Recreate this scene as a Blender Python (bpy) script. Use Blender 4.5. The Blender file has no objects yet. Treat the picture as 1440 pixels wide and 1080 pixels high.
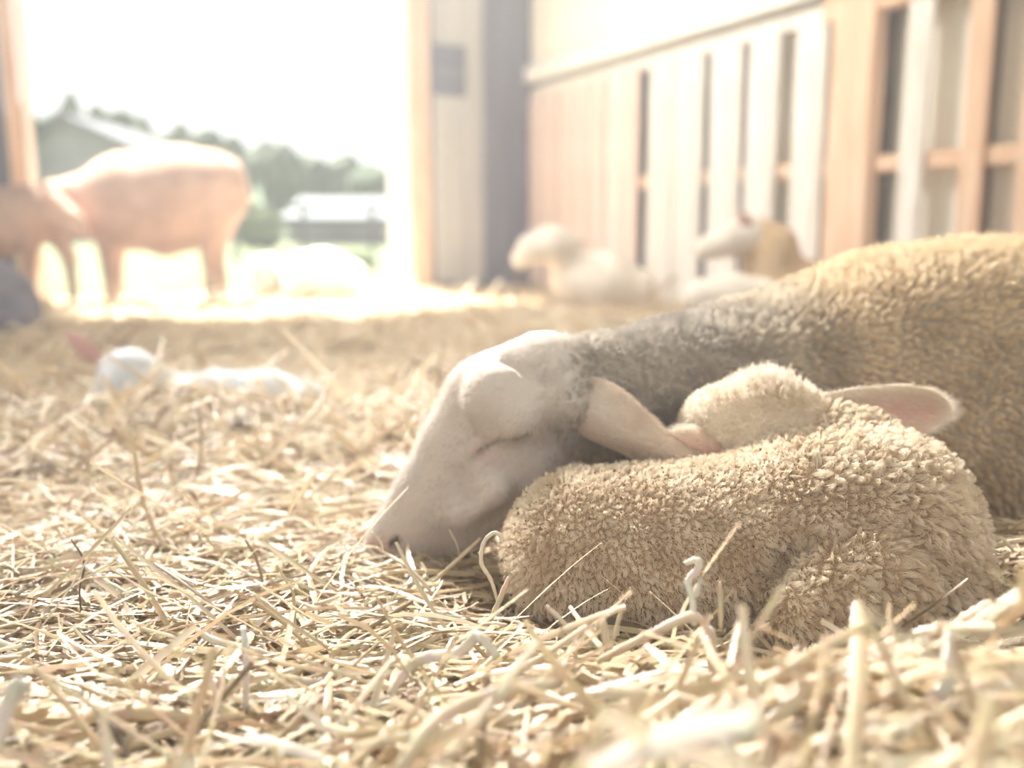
import bpy, bmesh, math, random
import numpy as np
from mathutils import Vector, Matrix, kdtree
random.seed(4); RNG = np.random.default_rng(11)
C = bpy.context.scene.collection
sc = bpy.context.scene

# ------------------------------------------------------------------ camera
F = 1300.0; CAMH = 0.40; TH = math.radians(9.52)
cam_d = bpy.data.cameras.new('camera'); cam = bpy.data.objects.new('camera', cam_d); C.objects.link(cam)
cam.location = (0, 0, CAMH); cam.rotation_euler = (math.pi/2 - TH, 0, 0)
cam_d.sensor_width = 36; cam_d.lens = 36*F/1440; cam_d.clip_start = 0.02; cam_d.clip_end = 400
cam_d.dof.use_dof = True; cam_d.dof.focus_distance = 0.93; cam_d.dof.aperture_fstop = 2.0
sc.camera = cam
FWD = np.array([0, math.cos(TH), -math.sin(TH)]); UP = np.array([0, math.sin(TH), math.cos(TH)]); RT = np.array([1., 0, 0])
CAM = np.array([0, 0, CAMH])
def ray(px, py): return FWD + RT*(px-720)/F + UP*(540-py)/F
def P(px, py, y):                       # point of the place seen at a pixel, at distance y in front of the camera
    d = ray(px, py); return CAM + d*(y/d[1])
def S(px, py, y, r):                    # the same with a radius
    d = ray(px, py); t = y/d[1]; return tuple(CAM + d*t) + (r*t/F,)
def G(px, py, z=0.0):
    d = ray(px, py); return CAM + d*((z-CAMH)/d[2])

# ------------------------------------------------------------------ sky, sun, added lamps, exposure
w = bpy.data.worlds.new('sky'); sc.world = w; w.use_nodes = True
bg = w.node_tree.nodes['Background']; bg.inputs[0].default_value = (0.97, 0.965, 1.0, 1); bg.inputs[1].default_value = 1.1
def light(name, kind, loc, energy, color, **k):
    d = bpy.data.lights.new(name, kind); o = bpy.data.objects.new(name, d); C.objects.link(o)
    o.location = loc; d.energy = energy; d.color = color
    for a, v in k.items(): setattr(d, a, v)
    return o
sun = light('sun', 'SUN', (-3, 12, 9), 30.0, (1, .95, .86), angle=math.radians(2))
sun.rotation_euler = Vector((0.60, -1.0, -2.25)).to_track_quat('-Z', 'Y').to_euler()
rim_lamp = light('added_lamp', 'AREA', (-2.1, 4.9, 3.7), 78, (1, .97, .93), size=0.8, spread=math.radians(38))  # unseen lamp added to rim the ewe and lamb from behind
rim_lamp.rotation_euler = (Vector((0.45, 1.1, 0.3)) - Vector((-2.1, 4.9, 3.7))).to_track_quat('-Z', 'Y').to_euler()
fence_fill = light('added_lamp', 'AREA', (-2.4, 3.4, 3.6), 33, (1, .96, .9), size=1.2, spread=math.radians(70))  # unseen lamp added to brighten the plank partition
fence_fill.rotation_euler = (Vector((1.5, 4.6, 1.0)) - Vector((-2.4, 3.4, 3.6))).to_track_quat('-Z', 'Y').to_euler()
floor_fill = light('added_lamp', 'AREA', (-0.8, 3.6, 3.9), 20, (1, .97, .92), size=1.2, spread=math.radians(75))  # unseen lamp added to lift the mid floor
floor_fill.rotation_euler = (Vector((-0.3, 3.7, 0)) - Vector((-0.8, 3.6, 3.9))).to_track_quat('-Z', 'Y').to_euler()
sc.view_settings.view_transform = 'Standard'; sc.view_settings.look = 'None'
sc.view_settings.gamma = 1; sc.view_settings.use_curve_mapping = False
sc.view_settings.exposure = 0.22
sc.cycles.use_denoising = True; sc.cycles.max_bounces = 8; sc.cycles.diffuse_bounces = 5; sc.cycles.transmission_bounces = 4
sc.cycles.sample_clamp_indirect = 6; sc.cycles.use_adaptive_sampling = True; sc.cycles.adaptive_threshold = 0.02

# ------------------------------------------------------------------ materials
def newmat(name):
    m = bpy.data.materials.new(name); m.use_nodes = True; nt = m.node_tree
    return m, nt, nt.nodes, nt.links, nt.nodes['Principled BSDF']
def noise_mat(name, c1, c2, scale=8, rough=.85, bump=0.0, stretch=(1,1,1), detail=5, rampv=(.35,.65), bscale=None):
    m, nt, N, L, b = newmat(name)
    tc = N.new('ShaderNodeTexCoord'); mp = N.new('ShaderNodeMapping'); mp.inputs['Scale'].default_value = stretch
    n = N.new('ShaderNodeTexNoise'); n.inputs['Scale'].default_value = scale; n.inputs['Detail'].default_value = detail
    r = N.new('ShaderNodeValToRGB'); r.color_ramp.elements[0].color = (*c1, 1); r.color_ramp.elements[1].color = (*c2, 1)
    r.color_ramp.elements[0].position, r.color_ramp.elements[1].position = rampv
    L.new(tc.outputs['Object'], mp.inputs[0]); L.new(mp.outputs[0], n.inputs['Vector']); L.new(n.outputs['Fac'], r.inputs[0])
    L.new(r.outputs[0], b.inputs['Base Color']); b.inputs['Roughness'].default_value = rough
    b.inputs['Specular IOR Level'].default_value = .25
    if bump:
        n2 = N.new('ShaderNodeTexNoise'); n2.inputs['Scale'].default_value = bscale or scale*3; n2.inputs['Detail'].default_value = 4
        L.new(mp.outputs[0], n2.inputs['Vector'])
        bp = N.new('ShaderNodeBump'); bp.inputs['Strength'].default_value = bump; bp.inputs['Distance'].default_value = .01
        L.new(n2.outputs['Fac'], bp.inputs['Height']); L.new(bp.outputs[0], b.inputs['Normal'])
    return m
def straw_mat(name):
    m, nt, N, L, b = newmat(name)
    at = N.new('ShaderNodeAttribute'); at.attribute_name = 'tint'
    r = N.new('ShaderNodeValToRGB'); e = r.color_ramp.elements
    cols = [(0, (.17,.12,.08)), (.06, (.34,.24,.14)), (.20, (.60,.44,.25)), (.48, (.79,.63,.40)), (.76, (.86,.73,.52)), (.93, (.91,.83,.68)), (1, (.94,.91,.85))]
    e[0].position, e[0].color = 0, (*cols[0][1], 1); e[1].position, e[1].color = 1, (*cols[-1][1], 1)
    for p_, c_ in cols[1:-1]:
        x = e.new(p_); x.color = (*c_, 1)
    L.new(at.outputs['Fac'], r.inputs[0])
    tc = N.new('ShaderNodeTexCoord'); n = N.new('ShaderNodeTexNoise'); n.inputs['Scale'].default_value = 60; n.inputs['Detail'].default_value = 3
    L.new(tc.outputs['Object'], n.inputs['Vector'])
    mx = N.new('ShaderNodeMix'); mx.data_type = 'RGBA'; mx.blend_type = 'MULTIPLY'; mx.inputs[0].default_value = .35
    L.new(r.outputs[0], mx.inputs[6]); L.new(n.outputs['Color'], mx.inputs[7])
    hs = N.new('ShaderNodeHueSaturation'); hs.inputs['Saturation'].default_value = .95; hs.inputs['Value'].default_value = 1.02
    L.new(mx.outputs[2], hs.inputs['Color'])
    L.new(hs.outputs[0], b.inputs['Base Color']); b.inputs['Roughness'].default_value = .42; b.inputs['Specular IOR Level'].default_value = .4
    tr = N.new('ShaderNodeBsdfTranslucent'); L.new(hs.outputs[0], tr.inputs[0])
    ms = N.new('ShaderNodeMixShader'); ms.inputs[0].default_value = .28
    L.new(b.outputs[0], ms.inputs[1]); L.new(tr.outputs[0], ms.inputs[2])
    L.new(ms.outputs[0], N['Material Output'].inputs[0])
    return m
def hair_mat(name, c1, c2, scale=25, tip=None):
    m, nt, N, L, b = newmat(name); N.remove(b)
    tc = N.new('ShaderNodeTexCoord'); n = N.new('ShaderNodeTexNoise'); n.inputs['Scale'].default_value = scale; n.inputs['Detail'].default_value = 3
    L.new(tc.outputs['Object'], n.inputs['Vector'])
    r = N.new('ShaderNodeValToRGB'); r.color_ramp.elements[0].color = (*c1, 1); r.color_ramp.elements[1].color = (*c2, 1)
    r.color_ramp.elements[0].position = .38; r.color_ramp.elements[1].position = .6
    L.new(n.outputs['Fac'], r.inputs[0])
    d = N.new('ShaderNodeBsdfDiffuse'); t = N.new('ShaderNodeBsdfTranslucent'); ms = N.new('ShaderNodeMixShader'); ms.inputs[0].default_value = .35
    L.new(r.outputs[0], d.inputs[0]); L.new(r.outputs[0], t.inputs[0]); L.new(d.outputs[0], ms.inputs[1]); L.new(t.outputs[0], ms.inputs[2])
    L.new(ms.outputs[0], N['Material Output'].inputs[0])
    return m
def shade_graded_hair(name, c1, c2, g1, g2, x0, x1, scale):
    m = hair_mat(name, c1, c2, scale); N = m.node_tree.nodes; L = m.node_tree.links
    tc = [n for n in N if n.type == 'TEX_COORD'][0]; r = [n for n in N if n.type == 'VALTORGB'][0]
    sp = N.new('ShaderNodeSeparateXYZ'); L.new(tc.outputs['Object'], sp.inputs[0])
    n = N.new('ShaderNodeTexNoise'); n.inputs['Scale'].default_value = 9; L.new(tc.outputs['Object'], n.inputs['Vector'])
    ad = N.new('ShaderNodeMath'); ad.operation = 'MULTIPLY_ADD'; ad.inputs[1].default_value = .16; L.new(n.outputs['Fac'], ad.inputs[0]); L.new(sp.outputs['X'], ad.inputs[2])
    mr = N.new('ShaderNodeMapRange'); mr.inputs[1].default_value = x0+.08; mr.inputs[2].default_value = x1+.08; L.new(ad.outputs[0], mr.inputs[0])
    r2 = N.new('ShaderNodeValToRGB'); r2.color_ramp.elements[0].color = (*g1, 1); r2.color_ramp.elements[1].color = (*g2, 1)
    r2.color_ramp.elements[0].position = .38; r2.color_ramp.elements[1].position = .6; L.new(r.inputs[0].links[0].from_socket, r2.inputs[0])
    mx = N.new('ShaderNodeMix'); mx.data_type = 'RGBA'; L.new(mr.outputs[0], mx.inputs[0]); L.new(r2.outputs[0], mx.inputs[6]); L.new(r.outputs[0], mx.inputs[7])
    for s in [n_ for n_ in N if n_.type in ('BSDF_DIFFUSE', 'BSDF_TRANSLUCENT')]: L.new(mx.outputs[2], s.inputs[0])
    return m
def skin_mat(name, wool, face, pink, dark=(.05,.03,.03), bump=.25):
    # attributes: face (bare haired skin), pink (nose, inner ear), dark (nostril, eye slit)
    m, nt, N, L, b = newmat(name)
    def A(nm):
        a = N.new('ShaderNodeAttribute'); a.attribute_name = nm; return a.outputs['Fac']
    def MX(f, a, bb):
        x = N.new('ShaderNodeMix'); x.data_type = 'RGBA'; L.new(f, x.inputs[0])
        for v, i in ((a, 6), (bb, 7)):
            if isinstance(v, tuple): x.inputs[i].default_value = (*v, 1)
            else: L.new(v, x.inputs[i])
        return x.outputs[2]
    c = MX(A('face'), wool, face); c = MX(A('pink'), c, pink); c = MX(A('dark'), c, dark)
    L.new(c, b.inputs['Base Color']); b.inputs['Roughness'].default_value = .75; b.inputs['Specular IOR Level'].default_value = .25
    b.inputs['Subsurface Weight'].default_value = 0.0
    tc = N.new('ShaderNodeTexCoord'); n = N.new('ShaderNodeTexNoise'); n.inputs['Scale'].default_value = 220; n.inputs['Detail'].default_value = 4
    L.new(tc.outputs['Object'], n.inputs['Vector']); bp = N.new('ShaderNodeBump'); bp.inputs['Strength'].default_value = bump; bp.inputs['Distance'].default_value = .003
    L.new(n.outputs['Fac'], bp.inputs['Height']); L.new(bp.outputs[0], b.inputs['Normal'])
    return m
M = {}
M['straw'] = straw_mat('straw')
M['bed'] = noise_mat('straw_litter', (.34,.25,.16), (.78,.66,.48), 45, .9, .6, detail=8)
M['ewe_skin'] = skin_mat('ewe_skin', (.36,.30,.23), (.60,.52,.44), (.60,.38,.32))
M['lamb_skin'] = skin_mat('lamb_skin', (.40,.28,.17), (.76,.66,.50), (.66,.36,.28))
M['ewe_wool'] = shade_graded_hair('ewe_wool', (.70,.56,.36), (.88,.75,.54), (.38,.34,.29), (.58,.53,.46), .27, .52, 16)  # neck end greyed: shade of the neck put into the wool colour
M['lamb_wool'] = hair_mat('lamb_wool', (.80,.68,.51), (.95,.86,.71), 30)
M['face_hair'] = hair_mat('face_hair', (.66,.59,.52), (.78,.72,.64), 30)
M['lamb_hair'] = hair_mat('lamb_hair', (.84,.73,.59), (.93,.85,.73), 30)
M['ear_hair'] = hair_mat('ear_hair', (.74,.60,.46), (.84,.72,.58), 30)
M['crumb'] = noise_mat('crumb', (.16,.10,.06), (.30,.20,.12), 90, .9)
M['far_wool'] = noise_mat('far_wool', (.40,.26,.20), (.52,.36,.29), 9, .95, .6)
M['pale_wool'] = noise_mat('pale_wool', (.64,.57,.49), (.76,.69,.60), 9, .95, .6)
M['white_wool'] = noise_mat('white_wool', (.82,.78,.72), (.93,.90,.86), 9, .95, .6)
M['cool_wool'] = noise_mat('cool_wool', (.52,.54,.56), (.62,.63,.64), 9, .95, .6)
M['tan_wool'] = noise_mat('tan_wool', (.44,.30,.16), (.58,.43,.27), 9, .95, .5)
M['grey_wool'] = noise_mat('grey_wool', (.13,.125,.16), (.20,.185,.22), 9, .95, .5)
M['pinkskin'] = noise_mat('pink_ear', (.50,.28,.24), (.60,.37,.32), 12, .7)
M['hoof'] = noise_mat('hoof', (.10,.08,.07), (.18,.15,.12), 20, .6)
M['oldwood'] = noise_mat('weathered_board', (.62,.56,.50), (.84,.79,.73), 5, .8, .3, (6,6,.6))
M['pinkwood'] = noise_mat('reddish_board', (.66,.50,.43), (.80,.67,.60), 5, .8, .3, (6,6,.6))
M['orangewood'] = noise_mat('fresh_board', (.64,.42,.28), (.77,.56,.41), 5, .75, .3, (6,6,.6))
M['orangewood_x'] = noise_mat('fresh_beam', (.64,.42,.28), (.76,.55,.40), 5, .75, .3, (6,.6,6))
M['cream'] = noise_mat('cream_plaster', (.88,.83,.72), (.92,.88,.79), 2, .9, .1)
M['whitepaint'] = noise_mat('white_paint', (.80,.80,.76), (.90,.90,.87), 2, .6, .05)
M['greywall'] = noise_mat('grey_metal', (.12,.12,.17), (.18,.18,.23), 3, .6, .1, (4,4,.3))
M['palewall'] = noise_mat('pale_panel', (.40,.39,.38), (.53,.52,.49), 3, .7, .1, (4,4,.3))
M['darkwall'] = noise_mat('dark_slot', (.07,.07,.11), (.11,.11,.15), 3, .7)
M['grass'] = noise_mat('grass', (.07,.09,.04), (.12,.14,.075), 1.2, .9, .3)
M['leaf'] = noise_mat('leaves', (.05,.078,.052), (.095,.125,.082), 1.5, .9, .8, bscale=4)
M['leaf2'] = noise_mat('pale_leaves', (.08,.12,.05), (.13,.17,.085), 3, .9, .8, bscale=8)
M['bark'] = noise_mat('bark', (.12,.09,.06), (.20,.16,.12), 5, .9)
M['metalroof'] = noise_mat('metal_roof', (.085,.105,.115), (.11,.13,.14), .6, .4)
M['shedwall'] = noise_mat('shed_wall', (.20,.21,.22), (.27,.28,.28), 1, .8)
M['galv'] = noise_mat('galvanised', (.08,.088,.10), (.12,.125,.14), 3, .4)

# ------------------------------------------------------------------ object helpers
def mesh_obj(name, verts, faces, mat, parent=None, smooth=True, attrs=None):
    me = bpy.data.meshes.new(name); v = np.asarray(verts, dtype=np.float64)
    if isinstance(faces, np.ndarray) and faces.ndim == 2:
        nv, nf, k = len(v), len(faces), faces.shape[1]
        me.vertices.add(nv); me.vertices.foreach_set('co', v.ravel().astype(np.float32))
        me.loops.add(nf*k); me.loops.foreach_set('vertex_index', faces.ravel().astype(np.int32))
        me.polygons.add(nf); me.polygons.foreach_set('loop_start', np.arange(0, nf*k, k, dtype=np.int32))
        me.update(calc_edges=True)
    else:
        me.from_pydata([tuple(x) for x in v], [], [tuple(int(i) for i in f) for f in faces])
    me.validate(); me.polygons.foreach_set('use_smooth', [smooth]*len(me.polygons))
    for k_, a in (attrs or {}).items():
        at = me.attributes.new(k_, 'FLOAT', 'POINT'); at.data.foreach_set('value', np.asarray(a, dtype=np.float32))
    if mat: me.materials.append(mat)
    o = bpy.data.objects.new(name, me); C.objects.link(o)
    if parent: o.parent = parent
    return o
def tag(o, label=None, cat=None, group=None, kind=None):
    if label: o['label'] = label
    if cat: o['category'] = cat
    if group: o['group'] = group
    if kind: o['kind'] = kind
    return o
def empty(name, loc=(0,0,0), rot=0):
    o = bpy.data.objects.new(name, None); C.objects.link(o); o.location = loc; o.rotation_euler = (0,0,rot); o.empty_display_size = .05
    return o
def bevel_box(name, c, s, mat, parent=None, bev=.008, rotz=0.0, taper=0):
    bm = bmesh.new(); bmesh.ops.create_cube(bm, size=1)
    for v in bm.verts: v.co = Vector((v.co.x*s[0], v.co.y*s[1], v.co.z*s[2]))
    if bev: bmesh.ops.bevel(bm, geom=bm.edges[:], offset=min(bev, min(s)*.3), segments=2, affect='EDGES')
    me = bpy.data.meshes.new(name); bm.to_mesh(me); bm.free(); me.materials.append(mat)
    o = bpy.data.objects.new(name, me); C.objects.link(o); o.location = c; o.rotation_euler = (0,0,rotz)
    if parent: o.parent = parent
    return o

# ------------------------------------------------------------------ implicit bodies
class Body:
    """smooth union of tapered capsules; each item (group, a, b, k, warp, y0, sub)"""
    def __init__(self): self.items = []
    def cone(self, a, b, k=.02, warp=1.0, y0=0.0, grp=0, sub=False):
        self.items.append((np.array(a, float), np.array(b, float), k, warp, y0, grp, sub)); return self
    def chain(self, pts, **kw):
        for a, b in zip(pts[:-1], pts[1:]): self.cone(a, b, **kw)
        if len(pts) == 1: self.cone(pts[0], pts[0], **kw)
        return self
    @staticmethod
    def prim(p, it):
        a, b, k, wp, y0, g, s = it
        x, y, z = p[..., 0], p[..., 1], p[..., 2]
        ax, ay, az = a[0], a[1], a[2]; bx, by, bz = b[0], b[1], b[2]
        if wp != 1: y = (y-y0)/wp; ay = (ay-y0)/wp; by = (by-y0)/wp
        dx, dy, dz = bx-ax, by-ay, bz-az; L2 = dx*dx+dy*dy+dz*dz
        if L2 < 1e-10: return np.sqrt((x-ax)**2+(y-ay)**2+(z-az)**2)-a[3]
        h = np.clip(((x-ax)*dx+(y-ay)*dy+(z-az)*dz)/L2, 0, 1)
        return np.sqrt((x-ax-h*dx)**2+(y-ay-h*dy)**2+(z-az-h*dz)**2)-(a[3]*(1-h)+b[3]*h)
    def sdf(self, p, grp=None):
        d = None
        for it in self.items:
            if grp is not None and (it[5] != grp or it[6]): continue
            e = self.prim(p, it); k = it[2]
            if it[6]:
                h = np.clip(.5-.5*(d+e)/k, 0, 1); d = d*(1-h)+(-e)*h+k*h*(1-h)
            elif d is None: d = e
            else:
                h = np.clip(.5+.5*(e-d)/k, 0, 1); d = e*(1-h)+d*h-k*h*(1-h)
        return d
    def normal(self, p, e=.002):
        g = np.stack([self.sdf(p+np.array(o)*e)-self.sdf(p-np.array(o)*e) for o in ((1,0,0),(0,1,0),(0,0,1))], -1)
        return g/np.maximum(np.linalg.norm(g, axis=-1, keepdims=True), 1e-9)
    def mesh(self, h, pad=.02):
        lo = np.full(3, 1e9); hi = -lo
        for a, b, k, wp, y0, g, s in self.items:
            if s: continue
            for q in (a, b):
                lo = np.minimum(lo, q[:3]-q[3]); hi = np.maximum(hi, q[:3]+q[3])
        lo -= pad; hi += pad
        ns = np.ceil((hi-lo)/h).astype(int)+1
        ax = [lo[i]+h*np.arange(ns[i]) for i in range(3)]
        g = np.stack(np.meshgrid(*ax, indexing='ij'), -1).astype(np.float32)
        V = self.sdf(g)
        return nets(V, lo, h)
def nets(V, lo, h):
    nx, ny, nz = V.shape; I = V < 0
    acc = np.zeros((nx-1, ny-1, nz-1, 3), np.float32); cnt = np.zeros((nx-1, ny-1, nz-1), np.float32)
    def sl(o): return tuple(slice(o[i], o[i]+V.shape[i]-1) for i in range(3))
    cs = [(a, b, c) for a in (0, 1) for b in (0, 1) for c in (0, 1)]
    for c0 in cs:
        for ax in range(3):
            if c0[ax]: continue
            c1 = list(c0); c1[ax] = 1; c1 = tuple(c1)
            v0, v1 = V[sl(c0)], V[sl(c1)]; m = (v0 < 0) != (v1 < 0)
            t = np.where(m, v0/np.where(m, v0-v1, 1), 0)
            for i in range(3):
                acc[..., i] += np.where(m, (t if i == ax else c0[i]), 0)
            cnt += m
    act = cnt > 0; idx = -np.ones(act.shape, np.int64); idx[act] = np.arange(act.sum())
    ii = np.stack(np.nonzero(act), -1)
    verts = (ii + acc[act]/cnt[act][:, None])*h + lo
    quads = []
    for ax in range(3):
        o1, o2 = [(1, 2), (2, 0), (0, 1)][ax]
        a = [slice(0, n) for n in V.shape]; a[ax] = slice(0, V.shape[ax]-1); b = list(a); b[ax] = slice(1, V.shape[ax])
        m = I[tuple(a)] != I[tuple(b)]
        q = np.stack(np.nonzero(m), -1)
        ok = (q[:, o1] > 0) & (q[:, o2] > 0) & (q[:, o1] < V.shape[o1]-1) & (q[:, o2] < V.shape[o2]-1)
        q = q[ok]; e1 = np.zeros(3, int); e1[o1] = 1; e2 = np.zeros(3, int); e2[o2] = 1
        ids = [idx[tuple((q-d).T)] for d in (e1+e2, e2, 0*e1, e1)]
        f = np.stack(ids, -1); ins = I[tuple(q.T)]
        f[~ins] = f[~ins][:, ::-1]; quads.append(f)
    return verts, np.concatenate(quads)
def sample_surface(verts, quads, n):
    t = np.concatenate([quads[:, [0,1,2]], quads[:, [0,2,3]]]); a, b, c = verts[t[:,0]], verts[t[:,1]], verts[t[:,2]]
    ar = np.linalg.norm(np.cross(b-a, c-a), axis=1); k = RNG.choice(len(t), n, p=ar/ar.sum())
    u, v = RNG.random(n), RNG.random(n); f = u+v > 1; u[f] = 1-u[f]; v[f] = 1-v[f]
    return a[k]+(b-a)[k]*u[:,None]+(c-a)[k]*v[:,None]
def hair_obj(name, pts, rad, mat, parent):
    n, s, _ = pts.shape
    hc = bpy.data.hair_curves.new(name); hc.add_curves([s]*n)
    hc.attributes['position'].data.foreach_set('vector', pts.astype(np.float32).ravel())
    at = hc.attributes.get('radius') or hc.attributes.new('radius', 'FLOAT', 'POINT')
    at.data.foreach_set('value', np.broadcast_to(rad, (n, s)).astype(np.float32).ravel())
    hc.materials.append(mat); o = bpy.data.objects.new(name, hc); C.objects.link(o); o.parent = parent
    return o
def fleece(body, roots, L, clumps, mat, parent, name='fleece', rad=.0003, comb=(0,0,0), pinch=.7, curl=.15, freq=1.6, seg=7, sink=.002, jit=.35, lenvar=None):
    n = len(roots); nr = body.normal(roots); cn = body.normal(clumps)
    kd = kdtree.KDTree(len(clumps))
    for i, c in enumerate(clumps): kd.insert(c, i)
    kd.balance(); ci = np.array([kd.find(r)[1] for r in roots])
    comb = np.array(comb)
    Lc = L*(.75+.5*RNG.random(len(clumps)))
    if lenvar is not None: Lc = Lc*lenvar(clumps)
    cd = cn+comb+jit*RNG.normal(size=cn.shape); cd /= np.linalg.norm(cd, axis=1, keepdims=True)
    t1 = np.cross(cn, RNG.normal(size=cn.shape)); t1 /= np.linalg.norm(t1, axis=1, keepdims=True); t2 = np.cross(cn, t1)
    ph = RNG.random(len(clumps))*6.28
    c, d, Lr = clumps[ci], cd[ci], Lc[ci]*(.8+.35*RNG.random(n))
    r0 = roots-nr*sink
    t = np.linspace(0, 1, seg)
    own = nr+comb+.25*RNG.normal(size=nr.shape); own /= np.linalg.norm(own, axis=1, keepdims=True)
    pts = np.empty((n, seg, 3))
    wob = RNG.random(n)*1.2
    for j, tt in enumerate(t):
        p1 = r0+own*(Lr*tt)[:,None]
        p2 = c+d*(Lr*tt)[:,None]+(r0-c)*(1-pinch*tt**.8)
        m = tt**.5
        p = p1*(1-m)+p2*m
        a = ph[ci]+wob+6.28*freq*tt
        amp = (L*curl*tt)
        p += t1[ci]*(np.cos(a)*amp)[:,None]+t2[ci]*(np.sin(a)*amp)[:,None]
        pts[:, j] = p
    rr = rad*np.linspace(1, .45, seg)[None, :]
    return hair_obj(name, pts, rr, mat, parent)
def patch(name, grid, attr, mat, parent, thick=.003, lev=3):
    g = np.array(grid, float); nu, nv, _ = g.shape
    V = [tuple(P(*g[i, j])) for i in range(nu) for j in range(nv)]
    Fc = [(i*nv+j, (i+1)*nv+j, (i+1)*nv+j+1, i*nv+j+1) for i in range(nu-1) for j in range(nv-1)]
    a = {k: np.array(v, float).ravel() for k, v in attr.items()}
    o = mesh_obj(name, V, [f for f in Fc], mat, parent, True, a)
    s = o.modifiers.new('thickness', 'SOLIDIFY'); s.thickness = thick; s.offset = 0
    m = o.modifiers.new('smooth', 'SUBSURF'); m.levels = lev; m.render_levels = lev
    return o

# ------------------------------------------------------------------ barn frame: X across (right), Y away along the plank wall
D = np.array([-0.451, 0.892]); D /= np.linalg.norm(D); NR = np.array([D[1], -D[0]])
CORNER = np.array([0.135, 6.9]); ROTZ = math.atan2(NR[1], NR[0])
barnZ = Matrix.Translation((CORNER[0], CORNER[1], 0)) @ Matrix.Rotation(ROTZ, 4, 'Z')
def B(X, Y, Z=0.0):
    q = CORNER+NR*X+D*Y; return Vector((q[0], q[1], Z))
def on_plane(px, py, X=None, Y=None):     # barn coordinates where the line of sight meets the plane X=.. or Y=..
    d = ray(px, py); o2 = CAM[:2]-CORNER
    if X is not None: t = (X-o2@NR)/(d[:2]@NR)
    else: t = (Y-o2@D)/(d[:2]@D)
    q = CAM+d*t; r = q[:2]-CORNER
    return r@NR, r@D, q[2]
def bbox(name, X0, X1, Y0, Y1, Z0, Z1, mat, parent=None, bev=.008):
    return bevel_box(name, B((X0+X1)/2, (Y0+Y1)/2, (Z0+Z1)/2), (abs(X1-X0), abs(Y1-Y0), abs(Z1-Z0)), mat, parent, bev, ROTZ)
def st(o): return tag(o, kind='structure')

# setting -----------------------------------------------------------
def Hnoise(x, y):
    s = 0
    for a, b, c, k in ((7.1, 3.3, .4, 1.0), (-4.7, 8.9, 1.9, .8), (13.7, -6.1, 3.3, .5), (5.9, 17.3, 5.1, .45), (23.1, 11.7, 2.2, .3), (-17.3, 27.1, .7, .25)):
        s = s+k*np.sin(a*x+b*y+c)
    return s/2.2
def sst(a, b, x):
    t = np.clip((x-a)/(b-a), 0, 1); return t*t*(3-2*t)
def H(x, y):
    x = np.asarray(x, float); y = np.asarray(y, float)
    h = .012*Hnoise(x, y)*sst(.5, 1.3, y)+.02*Hnoise(x*.35+2, y*.35)*sst(1.5, 2.6, y)*(1-sst(4.5, 5.5, y))
    near = 1-sst(.56, .86-.03*sst(-.1, .3, x), y)
    amp = .015+.09*sst(-.12, .30, x)
    h = h+amp*near
    h = h-.018*np.exp(-((x+.02)**2/.01+(y-.99)**2/.01))
    h = h+.035*np.exp(-((x-.66)**2/.02+(y-1.0)**2/.03))          # heap behind the lamb, against the ewe
    h = h+.06*np.exp(-((x+.72)**2/.10+(y-1.92)**2/.012))         # heap in front of the buried lamb
    h = h-.05*np.exp(-((x-.29)**2/.006+(y-.76)**2/.0025))
    h = h+.03*np.exp(-((x+1.25)**2/.12+(y-2.2)**2/.05))
    return h-.004
gx = np.concatenate([np.linspace(-6.2, -1.6, 50), np.linspace(-1.55, 1.8, 190), np.linspace(1.9, 4.6, 30)])
gy = np.concatenate([np.linspace(.15, 3.0, 170), np.linspace(3.05, 7.6, 80)])
X_, Y_ = np.meshgrid(gx, gy, indexing='ij'); Z_ = H(X_, Y_)-.016
V = np.stack([X_, Y_, Z_], -1).reshape(-1, 3); nX, nY = X_.shape
iv = np.arange(nX*nY).reshape(nX, nY)
q = np.stack([iv[:-1,:-1], iv[1:,:-1], iv[1:,1:], iv[:-1,1:]], -1).reshape(-1, 4)
# keep the litter inside the barn (in front of the door wall and left of the plank wall)
cx = V[q].mean(1)[:, :2]-CORNER
q = q[(cx@D < .35) & (cx@NR < .45)]
floor = st(mesh_obj('floor', V, q, M['bed'], None))
gnd = st(bevel_box('ground', (0, 60, -.12), (170, 150, .1), M['grass'], None, 0))

# door wall: Y from 0 (inner face) to .22
def bx(px, Y=0.0): return on_plane(px, 330, Y=Y)[0]
TOP = 4.3
jl, jr = bx(44), bx(578)
st(bbox('wall_back', jr+.16, .55, .04, .16, -.1, TOP, M['greywall']))
for nm, a, b, m, y0, z0, z1 in (('trim_1', 612, 680, 'palewall', -.01, .03, TOP), ('trim_2', 580, 606, 'orangewood', -.03, -.05, TOP)):
    st(bbox(nm, bx(a), bx(b), y0, .05, z0, z1, M[m]))
z65, z135 = on_plane(630, 65, Y=0)[2], on_plane(630, 135, Y=0)[2]
sl = tag(empty('wall_vent', B(bx(632), -.02, z135), ROTZ), 'dark recessed vent box set in the grey panel beside the doorway', 'vent')
def child_box(name, par, off, s, mat, bev=.005):
    o = bevel_box(name, off, s, mat, par, bev); return o
wv = bx(655)-bx(610)
child_box('frame', sl, (0, .0, (z65-z135)/2), (wv, .03, z65-z135), M['darkwall'])
for k in range(2): child_box('louvre', sl, (0, -.022, (z65-z135)*(.42+.1*k)), (wv*.92, .02, .025), M['greywall'])
st(bbox('trim_3', jr, jr+.15, .06, on_plane(546, 330, X=jr)[1], -.1, TOP, M['whitepaint']))             # sunlit reveal of the doorway
st(bbox('trim_4', bx(680), bx(743), -.02, .05, -.05, TOP, M['greywall']))
st(bbox('wall_back_left', jl-3.0, bx(20), .0, .12, -.1, TOP, M['greywall']))
st(bbox('trim_5', bx(22), bx(43), -.04, .10, -.1, TOP, M['orangewood']))
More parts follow.
